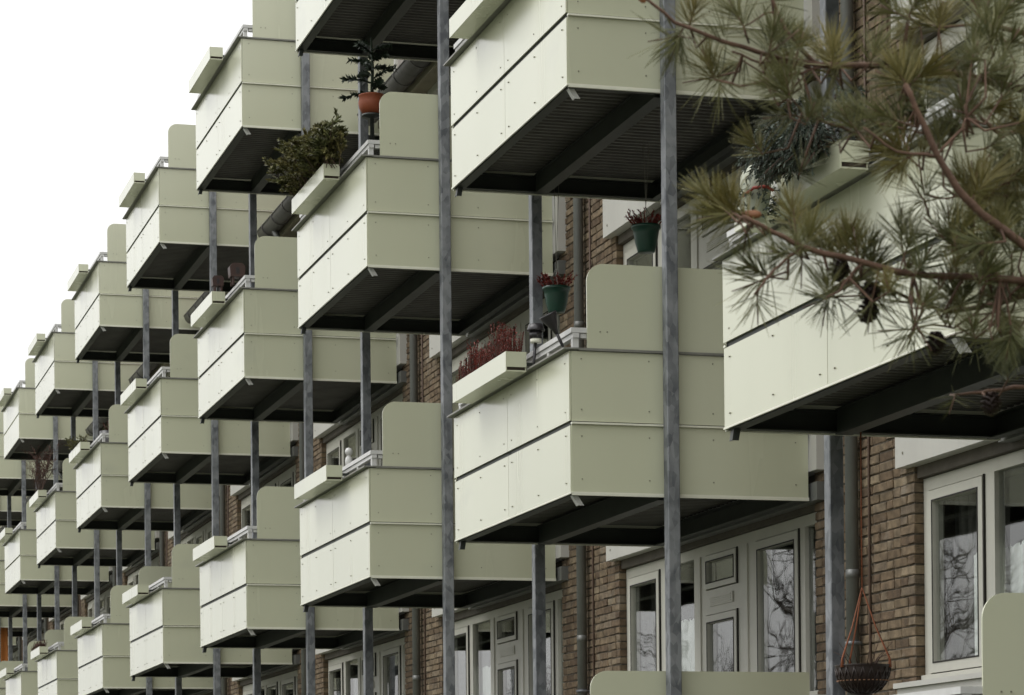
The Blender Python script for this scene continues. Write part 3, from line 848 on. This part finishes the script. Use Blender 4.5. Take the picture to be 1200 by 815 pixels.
# orange cloth screen far down the ground floor
ORG = mat('orange_cloth', (.55, .20, .05), .8, var=.15, scale=3)
t = thing('orange_screen', (0, 9*D+.35, H+1.136), 'orange cloth screen hung across a far first-floor balcony', 'cloth screen')
cl = MB(); n = 30; vs = []
for i in range(n+1):
    x_ = .03+.92*i/n; yy = .02*math.sin(x_*30); vs += [(x_, yy, 0), (x_, yy, 1.70)]
cl.add(vs, [(2*i, 2*i+2, 2*i+3, 2*i+1) for i in range(n)], True); cl.build('cloth', ORG, t)
MB().tube([(.02, 0, 1.712), (.96, 0, 1.712)], .015, 8).build('pole', GALV, t)

# ------------------------------------------------------------------ bare street trees (mirrored in the panes)
BARK = mat('bark_grey', (.09, .075, .06), .9, var=.4, scale=6, bump=.5, bscale=14)
def bare_tree(seed):
    rr = random.Random(seed); tr, cr = MB(), MB()
    def grow(p, d, r, ln, lev):
        n = 4 if lev < 2 else 3; pts = [p]; rs = [r]; q = d.copy()
        for i in range(n):
            q = (q+Vector((rr.gauss(0, .13), rr.gauss(0, .13), rr.gauss(.05, .08)))).normalized()
            pts.append(pts[-1]+q*ln/n); rs.append(r*(1-.5*(i+1)/n))
        (tr if lev == 0 else cr).tube(pts, rs, 7 if lev < 1 else 4 if lev < 3 else 3, caps=False)
        if lev >= 4: return
        for j in range((7, 5, 4, 3, 3)[lev]):
            t = rr.uniform(.35, 1) if lev else rr.uniform(.45, 1)
            i = min(int(t*n), n-1); b0 = pts[i].lerp(pts[i+1], t*n-i)
            o = q.orthogonal().normalized(); o.rotate(Quaternion(q, rr.uniform(0, 6.28)))
            a = R(rr.uniform(25, 60)); nd = (q*math.cos(a)+o*math.sin(a)+Vector((0, 0, .15))).normalized()
            grow(b0, nd, max(.014, rs[i]*rr.uniform(.45, .62)), ln*rr.uniform(.52, .75), lev+1)
    grow(Vector((0, 0, -.05)), Vector((0, 0, 1)), .2, 4.6, 0)
    return tr.mesh('trunk', BARK), cr.mesh('crown', BARK)
TV = [bare_tree(s_) for s_ in (2, 5, 8)]
rr = random.Random(77)
for i, y_ in enumerate((14, 27, 36, 48, 61, 78)):
    t = thing('bare_tree', (-16.5+rr.uniform(-1.5, 1.5), y_+rr.uniform(-1.5, 1.5), GROUND), 'bare winter street tree across the road, mirrored in the panes', 'tree', 'bare street trees across the road')
    a, c_ = TV[i % 3]; link('trunk', a, t); link('crown', c_, t)
    t.rotation_euler.z = rr.uniform(0, 6.28); q = rr.uniform(.85, 1.2); t.scale = (q, q, q)

# ------------------------------------------------------------------ foreground pine
PINEB = mat('pine_bark', (.125, .068, .042), .85, var=.45, scale=18, bump=.6, bscale=50)
def needle_mat(name, a, c_, objr):
    m_ = mat(name, a, .5, spec=.35)
    n = m_.node_tree; b_ = n.nodes['Principled BSDF']
    g_ = n.nodes.new('ShaderNodeNewGeometry'); oi = n.nodes.new('ShaderNodeObjectInfo')
    ad = n.nodes.new('ShaderNodeMath'); ad.operation = 'MULTIPLY_ADD'; ad.inputs[1].default_value = .55
    mu = n.nodes.new('ShaderNodeMath'); mu.operation = 'MULTIPLY'; mu.inputs[1].default_value = .45
    n.links.new(oi.outputs['Random'], mu.inputs[0]); n.links.new(g_.outputs['Random Per Island'], ad.inputs[0]); n.links.new(mu.outputs[0], ad.inputs[2])
    cr_ = n.nodes.new('ShaderNodeValToRGB'); cr_.color_ramp.elements[0].color = (*a, 1); cr_.color_ramp.elements[1].color = (*c_, 1)
    n.links.new(ad.outputs[0], cr_.inputs[0]); n.links.new(cr_.outputs[0], b_.inputs['Base Color'])
    return m_
NG = needle_mat('needle_golden', (.085, .09, .026), (.225, .185, .06), .3)
ND = needle_mat('needle_green', (.05, .064, .024), (.165, .155, .056), .3)
BUD = mat('pine_bud', (.30, .13, .06), .6, var=.3, scale=30)
CONE = mat('cone_dark', (.045, .026, .02), .6, var=.4, scale=40)
def tuft_mesh(seed, n, mt, ln=.082, stem=.055, spread=(12, 60)):
    rr = random.Random(seed); b = MB()
    for i in range(n):
        t = rr.random()**.8; p = Vector((0, 0, stem*t-.01))
        a = rr.uniform(0, 6.28); an = R(spread[0]+(spread[1]-spread[0])*(1-t)*rr.uniform(.75, 1.15)+rr.uniform(0, 14))
        o = Vector((math.cos(a), math.sin(a), 0))
        for pr in range(2):
            d = (Vector((0, 0, 1))*math.cos(an)+o*math.sin(an)+Vector((rr.gauss(0, .06), rr.gauss(0, .06), 0))).normalized()
            q = ln*rr.uniform(.72, 1.12); be = o*rr.uniform(-.006, .012)
            p1 = p+d*q*.5+be*.4; p2 = p+d*q+be
            b.tube([p, p1, p2], [.0008, .00095, .0004], 3, smooth=False, caps=False)
    return b.mesh('needle_tuft', mt)
TG = [tuft_mesh(s_, 52, NG) for s_ in (1, 2, 3)]
TD = [tuft_mesh(s_, 46, ND) for s_ in (11, 12, 13)]
TS = [tuft_mesh(s_, 16, ND, .095, .035, (25, 90)) for s_ in (21, 22)]
DP = 5.6
trunk_base = at_depth(600, 600, DP) + rgt*2.35; trunk_base.z = GROUND
pine = thing('pine_tree', trunk_base, 'pine tree whose needled branches reach in front of the balconies', 'tree')
def loc(v): return Vector(v)-trunk_base
tk = MB(); tk.tube([(0, 0, -.05), (.03, .02, 1.5), (-.04, .05, 3.2), (.02, 0, 5.0), (.05, .05, 7.0), (.0, .05, 9.0)], [.19, .16, .135, .11, .075, .02], 12); tk.build('trunk', PINEB, pine)
branches = {   # pixel polylines, thin end first; the last point leads towards the trunk
 'b1': ([(752, -6), (791, 26), (850, 50), (915, 68), (960, 77), (1032, 77), (1130, 88), (1290, 130)], .0028, .0085),
 'b1b': ([(888, -30), (905, 0), (920, 34), (942, 62), (958, 78)], .0025, .0055),
 'b1c': ([(872, 32), (890, 20), (906, 14)], .0018, .0022),
 'b1d': ([(838, 93), (868, 101), (895, 96), (930, 88), (962, 79)], .0022, .004),
 'b1e': ([(858, 60), (893, 74), (915, 73), (950, 78)], .0022, .0035),
 'b2': ([(1062, 100), (1080, 140), (1098, 182), (1123, 224), (1150, 250), (1215, 300), (1300, 330)], .005, .010),
 'b2b': ([(1012, 150), (1050, 178), (1098, 183)], .002, .0035),
 'b2c': ([(1132, 138), (1128, 150), (1098, 182)], .002, .003),
 'b3': ([(1128, -25), (1149, 26), (1162, 30), (1210, 42), (1300, 60)], .0035, .007),
 'b3b': ([(1062, 20), (1100, 32), (1150, 28)], .002, .0035),
 'b4': ([(872, 254), (905, 272), (940, 290), (1010, 308), (1070, 322), (1157, 326), (1220, 332), (1300, 350)], .004, .009),
 'b4b': ([(884, 345), (902, 322), (918, 306), (938, 292)], .002, .0032),
 'b4c': ([(968, 350), (985, 340), (1000, 318), (1012, 309)], .002, .003),
 'b5': ([(1142, 228), (1139, 250), (1141, 280), (1158, 308), (1172, 330)], .004, .006),
 'b6': ([(1036, 336), (1068, 352), (1110, 366), (1150, 360), (1220, 342)], .003, .0065),
 'b6b': ([(1070, 385), (1092, 380), (1118, 384), (1150, 362)], .0018, .003),
 'b7': ([(1114, 463), (1150, 460), (1174, 457), (1215, 452), (1300, 420)], .0025, .006),
 'b8': ([(925, 112), (940, 132), (960, 140), (1000, 155), (1049, 152), (1080, 140)], .002, .004),
 'b9': ([(1083, 236), (1110, 232), (1142, 229)], .0015, .0025),
 'b10': ([(1140, 118), (1150, 140), (1172, 158), (1215, 150), (1300, 160)], .003, .007),
 'b11': ([(1186, 206), (1205, 215), (1300, 250)], .003, .006),
}
dep = {}; bpts = []
rr = random.Random(99)
def bdepth(nm): return DP+{'b1': .0, 'b2': -.25, 'b3': .25, 'b4': -.10, 'b5': -.2, 'b6': .1, 'b7': .15, 'b8': .15, 'b9': -.15, 'b10': .3, 'b11': .1}.get(nm.rstrip('bcde') if nm[0] == 'b' and nm[1:].rstrip('bcde').isdigit() and not nm == 'b' else nm, 0)
for nm, (pl, r0, r1) in branches.items():
    key = 'b'+''.join(ch for ch in nm[1:] if ch.isdigit()); d_ = bdepth(key); n = len(pl)
    pts = []
    for i in range(n-1):
        for j in range(3):
            t = j/3; a, c_ = pl[i], pl[i+1]
            pts.append((a[0]+(c_[0]-a[0])*t, a[1]+(c_[1]-a[1])*t))
    pts.append(pl[-1])
    P3 = [loc(at_depth(x+rr.gauss(0, .6), y+rr.gauss(0, .6), d_+.0006*(x-1000))) for x, y in pts]
    rs = [r0+(r1-r0)*i/(len(P3)-1) for i in range(len(P3))]
    if pl[-1][0] > 1250:      # runs on into the trunk
        end = Vector((0, .03, P3[-1].z-.12)); P3 += [P3[-1].lerp(end, .5)+Vector((0, 0, .02)), end]; rs += [r1*1.6, r1*2.4]
    mbx = MB(); mbx.tube(P3, rs, 7); mbx.build('branch', PINEB, pine)
    bpts += P3
    dep[nm] = d_
def tuft(px, py, ang, meshes, d_=DP, sc_=1., tilt=0., twig=True):
    p = loc(at_depth(px, py, d_))
    # snap to the nearest branch in depth
    best = min(bpts, key=lambda q: (q-p).length)
    if (best-p).length > .12: p = best+(p-best).normalized()*.12
    a = R(ang); d3 = (rgt*math.cos(a)+upv*math.sin(a)+fwd*tilt).normalized()
    if (best-p).length > .03 and twig:
        tw_ = MB(); mid = p.lerp(best, .5)+Vector((0, 0, -.015))-d3*.02
        tw_.tube([best, mid, p, p+d3*.08*sc_], [.003, .0024, .002, .0012], 5); tw_.build('twig', PINEB, pine)
    o = link('needle_tuft', rr.choice(meshes), pine, p)
    o.rotation_mode = 'QUATERNION'
    o.rotation_quaternion = d3.to_track_quat('Z', 'Y') @ Quaternion((0, 0, 1), rr.uniform(0, 6.28))
    q = sc_*rr.uniform(.92, 1.08); o.scale = (q, q, q)
T_ = [  # px, py, direction in degrees, kind
 (794, 44, 195, 'S'), (800, 34, 250, 'D'), (808, 30, 75, 'G'), (872, 32, 118, 'D'), (846, 48, 60, 'S'), (902, 58, 80, 'D'), (905, 60, 40, 'S'),
 (838, 93, 112, 'G'), (838, 93, 190, 'S'), (842, 92, 280, 'S'), (858, 62, 210, 'D'), (925, 112, 100, 'D'), (925, 112, 140, 'D'), (960, 78, 320, 'S'), (975, 77, 85, 'G'), (978, 80, 275, 'S'),
 (980, 92, 120, 'G'), (905, 0, 100, 'S'), (1020, 75, 70, 'D'), (930, 135, 185, 'D'), (965, 141, 100, 'D'), (1000, 152, 120, 'D'),
 (1062, 100, 118, 'G'), (1064, 98, 80, 'G'), (1066, 100, 42, 'G'), (1060, 102, 150, 'D'), (1072, 118, 60, 'D'), (1062, 100, 95, 'D'),
 (1049, 153, 88, 'D'), (1012, 150, 150, 'D'), (1061, 181, 178, 'G'), (1063, 183, 140, 'G'), (1068, 183, 215, 'G'), (1098, 178, 80, 'D'), (1104, 172, 55, 'D'), (1130, 140, 100, 'D'),
 (1140, 116, 70, 'D'), (1142, 120, 110, 'D'), (1150, 128, 20, 'G'), (1165, 150, 12, 'G'), (1172, 156, 330, 'D'), (1180, 110, 90, 'D'), (1190, 165, 260, 'D'), (1195, 140, 60, 'D'),
 (1142, 229, 95, 'G'), (1144, 226, 55, 'G'), (1140, 229, 130, 'G'), (1150, 235, 20, 'G'), (1083, 235, 120, 'S'), (1085, 235, 175, 'S'), (1186, 206, 40, 'D'), (1190, 210, 350, 'G'), (1180, 230, 300, 'D'),
 (1150, 28, 70, 'D'), (1133, 62, 65, 'D'), (1176, 56, 105, 'D'), (1100, 34, 130, 'G'), (1100, 36, 80, 'G'), (1064, 20, 150, 'D'), (1066, 16, 60, 'D'), (1040, 10, 110, 'D'), (1195, 60, 60, 'D'), (1155, 70, 20, 'D'),
 (866, 251, 148, 'G'), (852, 245, 160, 'G'), (838, 236, 128, 'G'), (848, 242, 105, 'G'), (858, 250, 185, 'G'), (820, 228, 140, 'G'), (862, 256, 262, 'S'),
 (932, 266, 96, 'G'), (928, 280, 110, 'G'), (945, 290, 72, 'G'), (975, 298, 95, 'G'), (990, 300, 80, 'G'), (1005, 302, 100, 'G'), (1010, 304, 60, 'D'), (965, 298, 120, 'D'), (940, 296, 270, 'S'),
 (882, 346, 150, 'D'), (884, 348, 272, 'S'), (880, 346, 200, 'S'), (968, 351, 260, 'S'), (966, 350, 200, 'S'), (970, 350, 90, 'D'), (975, 345, 320, 'S'),
 (1056, 284, 92, 'D'), (1060, 300, 70, 'D'), (1113, 280, 92, 'D'), (1110, 284, 130, 'S'), (1118, 282, 50, 'G'), (1074, 321, 60, 'D'), (1030, 318, 300, 'S'), (1022, 350, 265, 'S'), (1024, 346, 310, 'S'), (1018, 330, 80, 'D'),
 (1071, 385, 60, 'S'), (1070, 386, 180, 'S'), (1073, 386, 300, 'S'), (1071, 385, 240, 'S'), (1118, 360, 100, 'D'), (1125, 362, 70, 'D'), (1150, 360, 40, 'D'), (1172, 364, 90, 'D'), (1172, 364, 270, 'D'), (1170, 366, 320, 'G'),
 (1147, 333, 60, 'D'), (1186, 343, 20, 'D'), (1160, 320, 110, 'D'), (1190, 395, 200, 'D'), (1185, 385, 260, 'D'), (1150, 300, 140, 'D'), (1185, 300, 60, 'D'), (1175, 280, 90, 'G'), (1165, 255, 45, 'G'), (1120, 340, 250, 'S'), (1140, 385, 200, 'S'),
 (1116, 462, 150, 'S'), (1114, 462, 110, 'D'), (1155, 459, 100, 'S'), (1120, 466, 250, 'S'), (1180, 455, 60, 'D'), (1192, 440, 100, 'D'),
]
KM = {'G': TG, 'D': TD, 'S': TS}
for px, py, an, kd in T_:
    tuft(px, py, an, KM[kd], DP+rr.uniform(-.14, .12), rr.uniform(.76, .96)*(.65 if py > 430 else 1), rr.uniform(-.4, .4))
inview = []
for nm, (pl, r0, r1) in branches.items():
    for i in range(len(pl)-1):
        for t in (.2, .55, .85):
            x, y = pl[i][0]+(pl[i+1][0]-pl[i][0])*t, pl[i][1]+(pl[i+1][1]-pl[i][1])*t
            if 900 < x < 1210 and y < 400: inview.append((x, y))
for i in range(58):     # side shoots along the branches
    px, py = rr.choice(inview)
    tuft(px+rr.gauss(0, 10), py+rr.gauss(0, 10), rr.uniform(20, 200), rr.choice((TD, TG, TD, TS)), DP+rr.uniform(-.2, .2), rr.uniform(.5, .75), rr.uniform(-.6, .6))
for i in range(40):     # thicker growth towards the trunk, in and out of view
    px, py = rr.uniform(1150, 1420), rr.uniform(-60, 430)
    tuft(px, py, rr.uniform(30, 200), rr.choice((TD, TG, TD)), DP+rr.uniform(-.1, .4), rr.uniform(.85, 1.05), rr.uniform(-.5, .5))
def cone_mesh():
    b = MB(); rr_ = random.Random(3)
    for i in range(46):
        t = i/45; z = .045*t; rad = .017*math.sin(math.pi*(.12+.83*t))**.7; a = i*2.4
        o = Vector((math.cos(a), math.sin(a), 0)); p = Vector((0, 0, z)); e_ = p+o*rad*1.25+Vector((0, 0, .006))
        sd_ = Vector((-math.sin(a), math.cos(a), 0))*.0055
        b.add([p, e_-sd_, e_+o*.003, e_+sd_, p+Vector((0, 0, .006)), e_+Vector((0, 0, -.004))], [(0, 1, 2, 3), (4, 3, 2, 1), (0, 5, 1), (0, 3, 5)])
    b.lathe([(.0, 0), (.010, .005), (.012, .02), (.008, .038), (0, .046)], n=8)
    return b.mesh('cone', CONE)
CNM = cone_mesh()
for px, py, an in ((1020, 330, 265), (1022, 352, 250), (1097, 388, 265), (1162, 459, 265), (985, 302, 260), (1080, 118, 240)):
    o = link('cone', CNM, pine, loc(at_depth(px, py, DP-.03))); a = R(an)
    o.rotation_mode = 'QUATERNION'; o.rotation_quaternion = (rgt*math.cos(a)+upv*math.sin(a)+fwd*-.2).to_track_quat('Z', 'Y')
bm_ = MB().lathe([(0, 0), (.006, .004), (.0085, .012), (.008, .03), (.004, .042), (0, .046)], n=10).mesh('bud', BUD)
for px, py, an in ((893, 252, 178), (756, 4, 120)):
    o = link('bud', bm_, pine, loc(at_depth(px, py, DP-.04))); a = R(an)
    o.rotation_mode = 'QUATERNION'; o.rotation_quaternion = (rgt*math.cos(a)+upv*math.sin(a)).to_track_quat('Z', 'Y')
